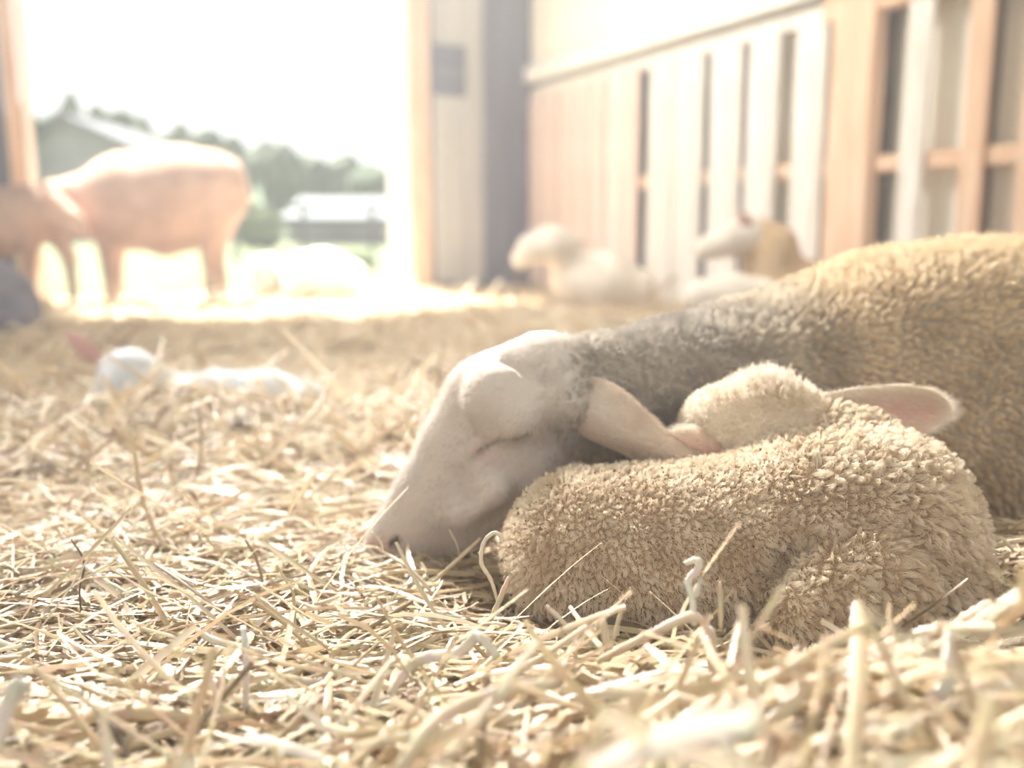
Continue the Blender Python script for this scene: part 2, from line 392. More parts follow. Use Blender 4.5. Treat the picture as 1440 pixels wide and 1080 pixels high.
st(bbox('trim_6', bx(46), bx(60), .10, .26, -.1, TOP, M['whitepaint']))
st(bbox('wall_lintel', jl-3.0, .6, -.0, .16, 4.0, TOP+.1, M['greywall']))
# roof over the inner barn, open towards the yard behind the viewer
st(bbox('roof', -7.5, 2.5, -7.6, .5, TOP, TOP+.08, M['oldwood'], None, 0))

# right side wall behind the planks
st(bbox('wall_right', .13, .23, -6.2, .1, -.1, TOP, M['cream'], None, 0))
def fz(px, py, X=0.0): return on_plane(px, py, X=X)
# ledge between cream wall and plank wall
a0 = fz(745, 96); a1 = fz(745, 118)
st(bbox('wall_right_upper', .0, .12, -6.2, .0, a0[2]+.02, TOP, M['cream'], None, 0))
st(bbox('trim_7', -.06, .10, -6.2, .0, a1[2], a0[2], M['whitepaint']))
ztop = fz(745, 138)[2]
fence = tag(empty('plank_fence', B(0, -3), ROTZ), 'old wooden plank partition of upright boards with gaps, along the right wall', 'partition')
def fbox(name, X0, X1, Y0, Y1, Z0, Z1, mat, bev=.006, label=None):
    o = bevel_box(name, ((X0+X1)/2, (Y0+Y1)/2+3, (Z0+Z1)/2), (abs(X1-X0), abs(Y1-Y0), abs(Z1-Z0)), mat, fence, bev)
    if label: o['label'] = label
    return o
boards = [(743,764,'pinkwood'), (765,786,'pinkwood'), (787,808,'pinkwood'), (809,829,'pinkwood'), (831,853,'pinkwood'), (854,875,'oldwood'), (876,898,'pinkwood'),
          (911,947,'oldwood'), (950,987,'oldwood'), (997,1039,'oldwood'), (1049,1090,'oldwood'), (1112,1155,'oldwood'), (1263,1297,'oldwood'), (1349,1381,'orangewood')]
for a, b, m in boards:
    Ya, Yb = fz(a, 260)[1], fz(b, 260)[1]
    top = ztop+random.uniform(-.01, .01)
    lean = random.uniform(-.006, .006)
    o = fbox('board', -.012+lean, .014+lean, Yb, Ya, -.02, top, M[m])
    o.rotation_euler.x = random.uniform(-.008, .008)
for a, b in ((1165, 1224), (1434, 1500)):
    Ya, Yb = fz(a, 260)[1], fz(b, 260)[1]
    fbox('post', -.03, .05, Yb, Ya, -.05, ztop+.04, M['orangewood'], label='orange square post')
fbox('top_rail', -.02, .06, -5.6, fz(1160, 50)[1], ztop-.02, ztop+.10, M['orangewood_x'], label='orange top rail')
fbox('top_rail', -.008, .05, fz(1160, 50)[1], -.02, ztop-.01, ztop+.06, M['oldwood'])
zr = fz(1300, 214, .05)[2]
fbox('middle_rail', .016, .06, -5.6, -.02, zr-.07, zr, M['orangewood_x'])
# dark strips added behind some gaps to make them read dark
for a, b in ((896, 913), (985, 999), (1037, 1051), (1154, 1168), (1222, 1250), (1381, 1396)):
    Ya, Yb = fz(a, 260, .10)[1], fz(b, 260, .10)[1]
    fbox('gap_dark_strip', .085, .10, Yb, Ya, -.02, ztop, M['darkwall'] if b < 1200 else M['bark'])

def ear_hair(o, n, L, mat, tip, rad=.00015, jit=.35, seg=5):
    dg = bpy.context.evaluated_depsgraph_get(); me = o.evaluated_get(dg).to_mesh()
    v = np.empty(len(me.vertices)*3, np.float32); me.vertices.foreach_get('co', v); v = v.reshape(-1, 3).astype(float)
    me.calc_loop_triangles(); t = np.empty(len(me.loop_triangles)*3, np.int32); me.loop_triangles.foreach_get('vertices', t); t = t.reshape(-1, 3)
    a, b_, c = v[t[:,0]], v[t[:,1]], v[t[:,2]]; nr = np.cross(b_-a, c-a); ar = np.linalg.norm(nr, axis=1); nr /= np.maximum(ar, 1e-12)[:,None]
    k = RNG.choice(len(t), n, p=ar/ar.sum()); u, w_ = RNG.random(n), RNG.random(n); f = u+w_ > 1; u[f] = 1-u[f]; w_[f] = 1-w_[f]
    p = a[k]+(b_-a)[k]*u[:,None]+(c-a)[k]*w_[:,None]; nn = nr[k]
    tip = np.array(tip); dt = tip-p; dd = np.linalg.norm(dt, axis=1, keepdims=True); ax = tip-v.mean(0); ax /= np.linalg.norm(ax)
    d = nn*.45+ax*.8+jit*RNG.normal(size=p.shape); d /= np.linalg.norm(d, axis=1, keepdims=True)
    ll = L*(.6+.8*RNG.random(n))*(1+.9*np.exp(-dd[:,0]/.02)); ts = np.linspace(0, 1, seg)
    pts = p[:,None]+d[:,None]*ll[:,None,None]*ts[None,:,None]+(ax*.4-nn*.1)[:,None]*(ll[:,None,None]*ts[None,:,None]**2)
    return hair_obj('ear_hair', pts, rad*np.linspace(1, .4, seg)[None], mat, o)
# ------------------------------------------------------------------ the ewe
ewe = Body()
HY = 1.155
def hd(px, py, r): return S(px, py, HY, r)
hw = dict(warp=.70, y0=HY, grp=1)
ewe.chain([hd(541,764,27), hd(573,745,45), hd(620,699,64), hd(664,634,72), hd(704,575,80), hd(766,541,70)], k=.018, **hw)
ewe.chain([hd(590,770,30), hd(650,735,42), hd(738,640,60)], k=.02, **hw)                 # lower jaw and cheek
ewe.cone(S(696,556,1.108,46), S(716,578,1.104,43), k=.014, grp=1)                            # brow / eye bulge
ewe.cone(S(722,585,1.098,27), S(698,600,1.098,17), k=.010, grp=1)                          # lid
ewe.cone(S(700,690,1.105,18), S(650,725,1.115,14), k=.03, grp=1)                           # cheek ridge
ewe.cone(S(790,545,1.12,30), S(815,565,1.105,24), k=.02, grp=1)                            # ear root
ewe.chain([S(766,541,1.155,66), S(850,561,1.21,84), S(940,566,1.28,110), S(1040,566,1.37,131), S(1140,552,1.44,146), S(1250,524,1.49,160), S(1350,522,1.52,171), S(1440,526,1.52,176), S(1600,545,1.52,176), S(1740,590,1.50,160)], k=.03)
ewe.chain([S(1150,640,1.42,135), S(1300,640,1.44,158), S(1440,625,1.44,172), S(1640,640,1.42,160)], k=.05)
ewe.cone(S(560,768,1.10,8), S(545,764,1.10,6), k=.004, sub=True)                           # nostril
ewe.cone(S(548,771,1.113,6), S(556,763,1.113,3.5), k=.004, sub=True)
def front(body, px, py, a=1.0, b_=1.25):
    ys = np.linspace(a, b_, 400); d = body.sdf(np.array([P(px, py, y) for y in ys])); k = np.argmax(d < 0); return ys[k]
eye_line = [(674,640),(690,629),(708,620),(728,617),(745,611)]
gs = [(eye_line, 4.0, .005), ([(668,646),(680,640)], 6, .008), ([(712,508),(738,518),(764,534)], 5, .012), ([(652,665),(660,700)], 6, .02)]
qs_ = [[S(a, b_, front(ewe, a, b_), rr) for a, b_ in pth] for pth, rr, k in gs]
for q_, (pth, rr, k) in zip(qs_, gs):
    for u, v_ in zip(q_[:-1], q_[1:]): ewe.cone(u, v_, k=k, sub=True)
ev, eq = ewe.mesh(.0038)
def px_of(v):
    d = v-CAM; t = d@FWD; return 720+F*(d@RT)/t, 540-F*(d@UP)/t
ex, ey = px_of(ev)
dh = ewe.sdf(ev, 1); db = ewe.sdf(ev, 0)
face = 1-np.clip((ev[:,0]-P(795,560,1.16)[0])/.03, 0, 1)
def seg_d(x, y, ax, ay, bx_, by_):
    dx, dy = bx_-ax, by_-ay; h = np.clip(((x-ax)*dx+(y-ay)*dy)/(dx*dx+dy*dy), 0, 1); return np.hypot(x-ax-h*dx, y-ay-h*dy)
# markings of the skin, laid along the muzzle in the animal's own x-z plane
def skin_marks(v, pts, y): 
    q_ = [P(a, b, y) for a, b in pts]
    return np.min([seg_d(v[:,0], v[:,2], q_[i][0], q_[i][2], q_[i+1][0], q_[i+1][2]) for i in range(len(q_)-1)], axis=0)
mm = HY/F
pink = np.clip(1-skin_marks(ev, [(516,762),(545,760),(552,775)], HY)/(24*mm), 0, 1)*.8
pink = np.maximum(pink, .55*np.clip(1-skin_marks(ev, [(672,640),(690,650)], 1.09)/(16*mm), 0, 1))
dark = np.clip(1.6-skin_marks(ev, [(549,772),(556,764)], 1.11)/(6*mm), 0, 1)
dark = np.maximum(dark, .6*np.clip(1.4-skin_marks(ev, eye_line, 1.09)/(4*mm), 0, 1))*(ev[:,1] < HY)
ewe_o = tag(mesh_obj('ewe', ev, eq, M['ewe_skin'], None, True, {'face': face, 'pink': pink, 'dark': dark}),
            'large cream ewe asleep on the straw, head stretched down behind the curled lamb', 'sheep')
rt = sample_surface(ev, eq, 330000)
keep = (rt[:,2] > -.01) & (rt[:,0] < 1.3)
f1, f0 = ewe.sdf(rt, 1), ewe.sdf(rt, 0); isface = rt[:,0] < P(800,560,1.16)[0]+.016*RNG.normal(size=len(rt))
wool = keep & ~isface
wool &= (rt[:,1] < 1.52) | (RNG.random(len(rt)) < .35)
wr = rt[wool]
cl = wr[RNG.choice(len(wr), 11000, replace=False)]
def neck_short(c): return .35+.65*sst(.02, .5, c[:,0])
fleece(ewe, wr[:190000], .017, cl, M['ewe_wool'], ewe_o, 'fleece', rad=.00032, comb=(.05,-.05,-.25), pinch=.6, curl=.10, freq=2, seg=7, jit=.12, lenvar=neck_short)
fr = rt[keep & isface][:60000]
fleece(ewe, fr, .006, fr[:6000], M['face_hair'], ewe_o, 'face_hair', rad=.00016, comb=(-.9,0,-1.2), pinch=.2, curl=.05, seg=4, jit=.18, sink=.0005, lenvar=lambda c: 1+1.3*sst(P(740,560,1.16)[0], P(800,560,1.16)[0], c[:,0]))
eg = [[(778,522,1.17),(775,555,1.16),(782,590,1.16),(800,600,1.17)],
      [(816,524,1.125),(806,560,1.10),(814,602,1.10),(840,622,1.12)],
      [(862,532,1.09),(850,575,1.062),(848,612,1.062),(880,636,1.085)],
      [(905,572,1.075),(890,602,1.04),(892,622,1.036),(910,658,1.06)],
      [(950,618,1.055),(934,628,1.025),(930,637,1.025),(940,664,1.045)],
      [(985,643,1.04),(980,647,1.03),(976,652,1.03),(972,657,1.035)],
      [(1001,653,1.035),(1001,655,1.035),(1000,657,1.035),(1000,658,1.035)]]
inn = [[0,0,0,0],[.1,.1,.1,.6],[0,0,.1,.9],[0,0,.15,1],[0,0,.1,.8],[0,0,0,.2],[0,0,0,0]]
one = [[1]*4]*7
patch('ear', eg, {'face': one, 'pink': inn, 'dark': [[0,0,0,0],[0,0,0,.3],[0,0,.1,.5],[0,0,.1,.6],[0,0,0,.4],[0]*4,[0]*4]}, M['ewe_skin'], ewe_o, .0045)
ear = bpy.context.scene.objects['ear']; ear['label'] = 'drooping ear with pink lining'
ear_hair(ear, 26000, .0042, M['ear_hair'], P(1001,655,1.035), .00013, .2)

# ------------------------------------------------------------------ the lamb
lamb = Body()
lamb.chain([S(825,778,1.0,114), S(930,785,.995,120), S(1040,780,.995,126), S(1150,760,1.0,138), S(1225,756,1.0,139)], k=.03)
lamb.cone(S(1225,756,1.0,134), S(1305,832,.985,80), k=.03)
lamb.chain([S(1205,826,.908,98), S(1112,862,.874,60)], k=.005)                              # folded thigh
lamb.chain([S(1235,700,1.04,90), S(1190,650,1.075,70), S(1120,628,1.095,60)], k=.025)          # neck
lamb.chain([S(1105,600,1.10,62), S(1060,597,1.10,62), S(1014,603,1.10,52), S(985,640,1.11,34)], k=.02, grp=1)
lamb.cone(S(1062,640,1.07,16), S(1050,638,1.06,12), k=.015, grp=1)
lamb.cone(S(975,603,1.052,3), S(994,592,1.048,3), k=.006, sub=True)
pth = [(1135,762),(1100,795),(1070,840),(1054,900)]
q_ = [S(a, b_, front(lamb, a, b_, .78, 1.05)+.002, rr) for (a, b_), rr in zip(pth, (6, 11, 15, 18))]
for u, v_ in zip(q_[:-1], q_[1:]): lamb.cone(u, v_, k=.022, sub=True)
lv, lq = lamb.mesh(.004)
d1, d0 = lamb.sdf(lv, 1), lamb.sdf(lv, 0)
lface = np.clip((d0-d1)/.012+.5, 0, 1)
ldark = .5*np.clip(1.4-skin_marks(lv, [(975,603),(994,592)], 1.06)/(.0035), 0, 1)*(lv[:,1] < 1.1)
lamb_o = tag(mesh_obj('lamb', lv, lq, M['lamb_skin'], None, True, {'face': lface, 'pink': 0*lface, 'dark': ldark}),
             'small woolly lamb curled up asleep in front of the large ewe, head on its flank', 'lamb')
rt = sample_surface(lv, lq, 260000); keep = rt[:,2] > -.01
isf = (lamb.sdf(rt, 0) > lamb.sdf(rt, 1)-.002)
wr = rt[keep & ~isf]; wr = wr[:185000]
pw_ = 1-.6*sst(P(1000,700,1)[0], P(1150,700,1)[0], wr[:,0]); cl = wr[RNG.random(len(wr)) < .062*pw_]
fleece(lamb, wr, .0088, cl, M['lamb_wool'], lamb_o, 'fleece', rad=.00026, comb=(.25,-.1,-.35), pinch=.52, curl=.11, freq=1.2, seg=7, jit=.24, sink=.001, lenvar=lambda c: 1+.3*sst(P(1000,700,1)[0], P(1200,700,1)[0], c[:,0]))
fz_ = wr[RNG.random(len(wr)) < .10]
fleece(lamb, fz_, .011, fz_[::2], M['lamb_wool'], lamb_o, 'wool_fuzz', rad=.00012, comb=(.2,0,-.1), pinch=.2, curl=.08, freq=1, seg=6, jit=.6, sink=.001)
fr = rt[keep & isf][:40000]
def tuft(c): return 1+2.2*np.exp(-((c[:,0]-P(1090,540,1.1)[0])**2/.0012+(c[:,2]-P(1090,540,1.1)[2])**2/.0006))
fleece(lamb, fr, .0065, fr[:3500], M['lamb_hair'], lamb_o, 'head_hair', rad=.00018, comb=(-.5,-.3,-.2), pinch=.4, curl=.05, seg=5, jit=.3, sink=.0005, lenvar=tuft)
cr = wr[(wr[:,0] < P(1080,700,1)[0]) | (RNG.random(len(wr)) < .25)]; cr = cr[(cr[:,1] < 1.0)][:210]; cn = lamb.normal(cr); V_, F_ = [], []
for p_, n_ in zip(cr, cn):
    o_ = p_+n_*RNG.uniform(.005, .0085); s_ = RNG.uniform(.0007, .0018)*np.array([1, 1, RNG.uniform(.6, 2.0)]); b0 = len(V_)
    for k_ in range(6):
        e_ = np.zeros(3); e_[k_ % 3] = 1 if k_ < 3 else -1; V_.append(o_+(e_+RNG.normal(0, .25, 3))*s_)
    F_ += [(b0+i_, b0+j_, b0+k_) for i_, j_, k_ in ((0,1,2),(1,3,2),(3,4,2),(4,0,2),(1,0,5),(3,1,5),(4,3,5),(0,4,5))]
tag(mesh_obj('dirt_crumbs', V_, F_, M['crumb'], lamb_o, False), 'dark crumbs of dirt caught in the wool', kind='stuff')
# ears
g1 = [[(1112,560,1.10),(1118,575,1.085),(1125,592,1.09)],
      [(1188,546,1.09),(1195,570,1.10),(1205,596,1.09)],
      [(1262,537,1.085),(1262,575,1.115),(1258,618,1.09)],
      [(1318,545,1.085),(1316,578,1.11),(1300,618,1.09)],
      [(1340,570,1.09),(1338,582,1.095),(1330,596,1.09)]]
patch('ear', g1, {'face': [[1]*3]*5, 'pink': [[0,0,0],[0,.5,.2],[0,1,.75],[0,.9,.3],[0,0,0]], 'dark': [[0]*3]*5}, M['lamb_skin'], lamb_o, .004)
ear = bpy.context.scene.objects['ear.001']; ear['label'] = 'outstretched ear with pink lining'
ear_hair(ear, 7000, .0062, M['lamb_hair'], P(1340,582,1.09))
g2 = [[(1075,600,1.09),(1080,629,1.065),(1072,666,1.075)],
      [(1042,596,1.075),(1040,630,1.05),(1032,668,1.06)],
      [(1006,599,1.07),(998,630,1.045),(1000,668,1.055)],
      [(966,597,1.065),(962,618,1.048),(970,652,1.055)],
      [(942,604,1.06),(938,613,1.052),(946,630,1.055)]]
patch('ear', g2, {'face': [[1]*3]*5, 'pink': [[0,.2,.5],[.1,.5,.8],[.1,.8,.9],[0,.7,.6],[0,0,0]], 'dark': [[0]*3]*5}, M['lamb_skin'], lamb_o, .006)
ear = bpy.context.scene.objects['ear.002']; ear['label'] = 'folded ear with white hairy tip'
ear_hair(ear, 5000, .006, M['lamb_hair'], P(930,611,1.03))

# ------------------------------------------------------------------ sheep further off
def far_sheep(name, label, mat, chains, legs=(), h=.014, group=None, cat='sheep', extra=(), k=.05):
    b = Body()
    for c in chains: b.chain(c, k=k)
    for l in legs: b.chain(l, k=.03)
    v, qd = b.mesh(h)
    o = tag(mesh_obj(name, v, qd, mat), label, cat, group)
    for (nm, gr, m_) in extra: patch(nm, gr, {}, m_, o, .012, 2)
    return o, b
Yd = 5.35
def leg(px0, py0, px1, py1, px2, py2, y, r0=20, r1=9, r2=7): return [S(px0,py0,y,r0), S(px1,py1,y,r1), S(px2,py2,y,r2)]
far_sheep('ewe', 'shorn ewe standing in the bright doorway, brownish side in shade', M['far_wool'],
    [[S(120,292,Yd,42), S(180,284,Yd,66), S(255,278,Yd,72), S(298,268,Yd,52), S(312,285,Yd,30)], [S(120,285,Yd,40), S(75,285,Yd-.05,28), S(45,310,Yd-.1,22), S(28,345,Yd-.12,13)], [S(235,325,Yd,32), S(232,335,Yd,26)]],
    [leg(298,300,292,355,297,417,Yd-.09,30), leg(312,300,306,355,314,412,Yd+.13,26), leg(150,325,152,370,155,417,Yd-.09,20), leg(165,325,163,370,166,412,Yd+.12,20)],
    extra=[('tail', [[(318,240,Yd),(326,240,Yd)],[(326,270,Yd),(336,268,Yd)],[(328,300,Yd),(336,300,Yd)]], M['far_wool'])])
Yy = 5.0
far_sheep('lamb', 'half-grown lamb nursing beneath the standing ewe, at the left edge', M['far_wool'],
    [[S(-45,318,Yy,40), S(0,312,Yy,46), S(38,305,Yy,42)], [S(38,300,Yy,36), S(70,297,Yy,26), S(98,312,Yy,17), S(113,325,Yy,11)]],
    [leg(40,330,42,370,44,423,Yy-.06,18,8,6), leg(72,312,97,362,104,420,Yy+.05,20,9,6), leg(-55,330,-50,370,-48,423,Yy,18,8,6)], cat='lamb',
    extra=[('ear', [[(80,284,Yy-.06),(84,292,Yy-.06)],[(70,278,Yy-.1),(68,290,Yy-.1)],[(56,280,Yy-.12),(57,284,Yy-.12)]], M['pinkskin'])])
far_sheep('ewe', 'dark grey sheep lying at the left edge of the bedding', M['grey_wool'],
    [[S(-160,440,3.55,85), S(-90,436,3.55,95), S(-32,440,3.55,82)], [S(-30,450,3.5,60), S(18,462,3.5,42)]])
far_sheep('lamb', 'white lamb curled in the sun just inside the doorway', M['white_wool'],
    [[S(378,388,5.7,30), S(395,396,5.75,26)], [S(372,385,5.6,26), S(358,400,5.58,15)]], h=.012, cat='lamb', k=.03,
    extra=[('ear', [[(376,370,5.5),(384,372,5.5)],[(384,386,5.48),(391,388,5.48)],[(386,400,5.5),(390,401,5.5)]], M['pinkskin'])])
far_sheep('lamb', 'white lamb lying stretched in the sun right of the curled one', M['white_wool'],
    [[S(425,385,5.6,30), S(455,384,5.6,33), S(492,392,5.6,26)], [S(425,385,5.5,24), S(412,402,5.42,15)]], h=.012, cat='lamb', k=.03,
    extra=[('ear', [[(424,392,5.38),(430,396,5.38)],[(416,402,5.36),(422,408,5.36)],[(404,410,5.38),(408,413,5.38)]], M['pinkskin'])])
far_sheep('ewe', 'pale sheep lying by the wall corner with its face turned left', M['pale_wool'],
    [[S(812,395,5.1,38), S(850,398,5.1,44), S(892,408,5.1,32)], [S(808,380,5.1,28), S(790,350,5.05,24), S(775,343,5.02,25), S(748,350,5.0,20), S(733,364,5.0,14)]], h=.012, k=.03,
    extra=[('ear', [[(790,325,4.95),(796,336,4.95)],[(812,330,4.92),(812,345,4.92)],[(828,340,4.95),(826,344,4.95)]], M['pale_wool'])])
far_sheep('ewe', 'tan-necked sheep lying by the plank partition, head raised', M['tan_wool'],
    [[S(1085,404,4.02,45), S(1125,414,4.0,48), S(1160,418,3.95,46)], [S(1090,397,4.0,44), S(1082,352,4.0,38), S(1066,334,4.0,28)]], h=.012, k=.03)
far = bpy.context.scene.objects.get('ewe.004')
b = Body(); b.chain([S(1055,332,3.99,27), S(1025,337,3.97,24), S(1000,347,3.96,17), S(990,350,3.96,14)], k=.02)
v, qd = b.mesh(.01); mesh_obj('head', v, qd, M['pale_wool'], far)['label'] = 'pale head'
patch('ear', [[(1038,318,3.93),(1056,322,3.93)],[(1034,306,3.91),(1064,312,3.91)],[(1040,296,3.92),(1050,298,3.92)]], {}, M['pinkskin'], far, .01, 2)['label'] = 'reddish ear'
far_sheep('lamb', 'cream lamb lying low in the straw just behind the large ewe', M['pale_wool'],
    [[S(985,418,3.55,26), S(1030,416,3.55,30), S(1070,420,3.55,30)]], h=.012, cat='lamb', k=.03)
hid, hb = far_sheep('lamb', 'white lamb half buried in the straw, pointed ear raised', M['cool_wool'],
    [[S(182,533,2.1,44), S(168,560,2.06,36), S(165,585,2.05,22)], [S(200,545,2.12,36), S(245,566,2.2,38), S(310,565,2.22,42), S(375,564,2.22,41), S(425,572,2.22,38)]], h=.007, cat='lamb', k=.03,
    extra=[('ear', [[(126,518,2.07),(152,500,2.07)],[(102,494,2.04),(134,478,2.05)],[(86,466,2.05),(94,462,2.05)]], M['pinkskin'])])

# ------------------------------------------------------------------ straw
def straw_mesh(name, N_, ylo, yhi, wscale, pw, seed, lift=.10, offr=.02, seg=6):
    R = np.random.default_rng(seed)
    u = R.random(N_); yy = (ylo**(1-pw)+u*(yhi**(1-pw)-ylo**(1-pw)))**(1/(1-pw))
    xx = (R.random(N_)*2-1)*(yy*.60+.22)
    ang = R.normal(0, 1, N_)*.75+R.choice([0.15, 2.9, 1.5], N_, p=[.5, .3, .2])
    Ls = (.03+.15*R.random(N_)**1.7)*(.8+.2*wscale); Wd = (.0011+.0022*R.random(N_)**1.8)*wscale
    Wd *= 1+.6*(1-sst(.55, .95, yy)); big = R.random(N_) < .04; Wd[big] *= 1.7; Ls[big] *= 1.3
    t = np.linspace(-.5, .5, seg)
    curv = R.normal(0, .5, N_); kink = (R.random(N_) < .25)*R.normal(0, .9, N_)
    a = ang[:,None]+curv[:,None]*t[None]+kink[:,None]*(t[None] > .1)
    dx = np.cos(a)*(Ls/(seg-1))[:,None]; dy = np.sin(a)*(Ls/(seg-1))[:,None]
    px_ = xx[:,None]+np.cumsum(dx, 1)-dx.sum(1)[:,None]/2; py_ = yy[:,None]+np.cumsum(dy, 1)-dy.sum(1)[:,None]/2
    tilt = R.normal(0, .10, N_); up = R.random(N_) < lift; tilt[up] = R.uniform(.2, .9, up.sum())*R.choice([-1,1], up.sum())
    off = R.uniform(-offr, .35*offr, N_)
    zz = H(px_, py_)+off[:,None]+tilt[:,None]*(t[None]*Ls[:,None])+np.abs(tilt)[:,None]*Ls[:,None]*.35*(up[:,None])+R.normal(0, .15, N_)[:,None]*Ls[:,None]*(.25-t[None]**2)
    pts = np.stack([px_, py_, zz], -1)
    fl = pts.reshape(-1, 3)
    ok = np.ones(len(fl), bool)
    for b_, m_ in ((ewe, .004), (lamb, .003), (hb, .0)):
        ok &= b_.sdf(fl) > m_
    ok &= ((fl[:,:2]-CORNER)@D < .1) & ((fl[:,:2]-CORNER)@NR < -.02)
    ok &= np.linalg.norm(fl-CAM, axis=1) > .16
    ok = ok.reshape(N_, seg).all(1); pts = pts[ok]; Wd = Wd[ok]; n = len(pts)
    tan = np.gradient(pts, axis=1); tan /= np.linalg.norm(tan, axis=2, keepdims=True)
    side = np.cross(tan, [0, 0, 1.0]); side /= np.maximum(np.linalg.norm(side, axis=2, keepdims=True), 1e-6)
    nn = np.cross(side, tan)
    roll = (R.normal(0, .6, n))[:,None,None]+R.normal(0, .5, n)[:,None,None]*t[None,:,None]
    s2 = side*np.cos(roll)+nn*np.sin(roll); n2 = np.cross(s2, tan)
    tp = (1-.25*np.abs(t*2)**3)[None,:,None]
    w2 = Wd[:,None,None]*tp
    vv = np.stack([pts-s2*w2, pts+n2*w2*.45, pts+s2*w2], 2)      # n, seg, 3, 3
    base = (np.arange(n)*seg*3)[:,None,None]
    j = np.arange(seg-1)[None,:,None]; k_ = np.arange(2)[None,None,:]
    i0 = base+j*3+k_
    qs = np.stack([i0, i0+1, i0+4, i0+3], -1).reshape(-1, 4)
    tint = np.clip(R.beta(1.9, 1.6, n)*.97, 0, 1); dk = R.random(n) < .05; tint[dk] = R.uniform(0, .15, dk.sum())
    tv = np.repeat(tint, seg*3)
    return vv.reshape(-1, 3), qs, tv
parts = [straw_mesh('a', 38000, .30, 1.7, 1.12, 1.3, 1, .04, .026), straw_mesh('b', 30000, 1.5, 3.4, 1.8, 1.6, 2, .10, .03, 5),
         straw_mesh('c', 15000, 3.2, 7.4, 2.2, 1.5, 3, .12, .03, 4)]
vo = 0; VV, QQ, TT = [], [], []
for v_, q_, t_ in parts: VV.append(v_); QQ.append(q_+vo); TT.append(t_); vo += len(v_)
tag(mesh_obj('straw_bedding', np.concatenate(VV), np.concatenate(QQ), M['straw'], None, True, {'tint': np.concatenate(TT)}),
    'deep bed of loose golden straw covering the barn floor', 'straw', None, 'stuff')

def stalk(path, wdt, tint, label, group=None, name='straw_stalk', flat=.5):
    """path of (px, py, y) control points; a hollow-looking flattened stem with its own width in metres"""
    p = np.array([P(*a) for a in path]); n = len(p)
    # Catmull-Rom
    q_ = np.vstack([2*p[0]-p[1], p, 2*p[-1]-p[-2]]); out = []
    for i in range(n-1):
        for s in np.linspace(0, 1, 7, endpoint=False):
            a, b_, c, d = q_[i:i+4]
            out.append(.5*((2*b_)+(-a+c)*s+(2*a-5*b_+4*c-d)*s*s+(-a+3*b_-3*c+d)*s**3))
    out.append(p[-1]); o = np.array(out); m = len(o)
    tan = np.gradient(o, axis=0); tan /= np.linalg.norm(tan, axis=1, keepdims=True)
    vd = o-CAM; side = np.cross(tan, [0.1, -.8, .6]); side /= np.linalg.norm(side, axis=1, keepdims=True); nn = np.cross(side, tan)
    K = 8; ths = np.linspace(0, 2*math.pi, K, endpoint=False); V_ = []
    for i in range(m):
        wv_ = wdt*(1-.35*abs(2*i/(m-1)-1)**4)*(1+.12*math.sin(i*1.9))
        for a in ths: V_.append(o[i]+side[i]*wv_*math.cos(a)+nn[i]*wv_*flat*math.sin(a))
    F_ = [(i*K+k2, i*K+(k2+1)%K, (i+1)*K+(k2+1)%K, (i+1)*K+k2) for i in range(m-1) for k2 in range(K)]
    F_ += [tuple(range(K-1, -1, -1)), tuple((m-1)*K+k2 for k2 in range(K))]
    return tag(mesh_obj(name, V_, F_, M['straw'], None, True, {'tint': [tint]*len(V_)}), label, 'straw', group)
stalk([(1140,975,.66),(1208,928,.64),(1303,891,.62),(1380,884,.60),(1450,886,.58)], .0048, .82, 'long thick pale stem arching over the right foreground, touching the right edge')
stalk([(900,1062,.56),(1000,1035,.57),(1102,1012,.58),(1185,975,.59),(1262,940,.60),(1340,905,.61)], .0045, .7, 'long straight stem crossing the lower right foreground below the arching one')
stalk([(1345,880,.67),(1372,866,.66),(1403,846,.66)], .006, .8, 'short stubby cut stem at the right, beside the lamb\'s hind end')
stalk([(1395,880,.60),(1425,856,.59),(1460,840,.58)], .006, .85, 'broad stem rising out of the frame at the right edge')
stalk([(1290,1080,.52),(1300,1010,.53),(1332,955,.54),(1338,890,.56)], .0055, .97, 'whitish bent stem standing upright in the lower right corner area')
stalk([(1000,960,.68),(1002,900,.68),(992,880,.69),(968,868,.69),(900,900,.70),(840,930,.71)], .004, .8, 'folded stem bending over in front of the lamb, left of the dark hollow')
stalk([(976,880,.73),(974,845,.735),(968,818,.74),(980,803,.74),(983,788,.74),(962,792,.74)], .0032, .98, 'white split stem with a hooked tip rising in front of the lamb')
stalk([(974,845,.735),(982,828,.735),(986,812,.735)], .0022, .98, 'thin white side splinter beside the hooked stem')
stalk([(1014,885,.72),(1013,850,.72),(1012,817,.72)], .0020, .75, 'thin upright stem just right of the hooked white one')
stalk([(855,930,.74),(852,895,.74),(842,862,.74)], .0040, .8, 'upright stem in front of the lamb\'s rump')
stalk([(812,930,.76),(795,880,.76),(768,852,.76)], .0022, .85, 'slanting stem against the left of the lamb\'s rump')
stalk([(862,900,.75),(870,872,.75),(876,852,.75)], .0018, .8, 'small thin stem tip to the right of the upright rump stem')
stalk([(700,846,.90),(690,815,.90),(677,792,.90),(680,764,.90),(693,750,.90),(704,753,.90),(706,763,.90)], .0022, .85, 'looped pale stem curling up at the lamb\'s left side')
stalk([(690,872,.88),(702,845,.88),(716,812,.88)], .0028, .75, 'pointed stem leaning on the lamb\'s lower left side')
stalk([(523,748,1.02),(535,762,1.02),(538,775,1.02)], .0014, .9, 'tiny stem lying over the tip of the ewe\'s nose')
stalk([(528,770,1.03),(545,780,1.03),(570,795,1.01),(600,825,.99),(612,845,.98)], .0022, .8, 'stem lying just under the ewe\'s nostril')
stalk([(598,828,1.02),(635,795,1.03),(676,757,1.04)], .0024, .6, 'stem leaning up along the ewe\'s jaw')
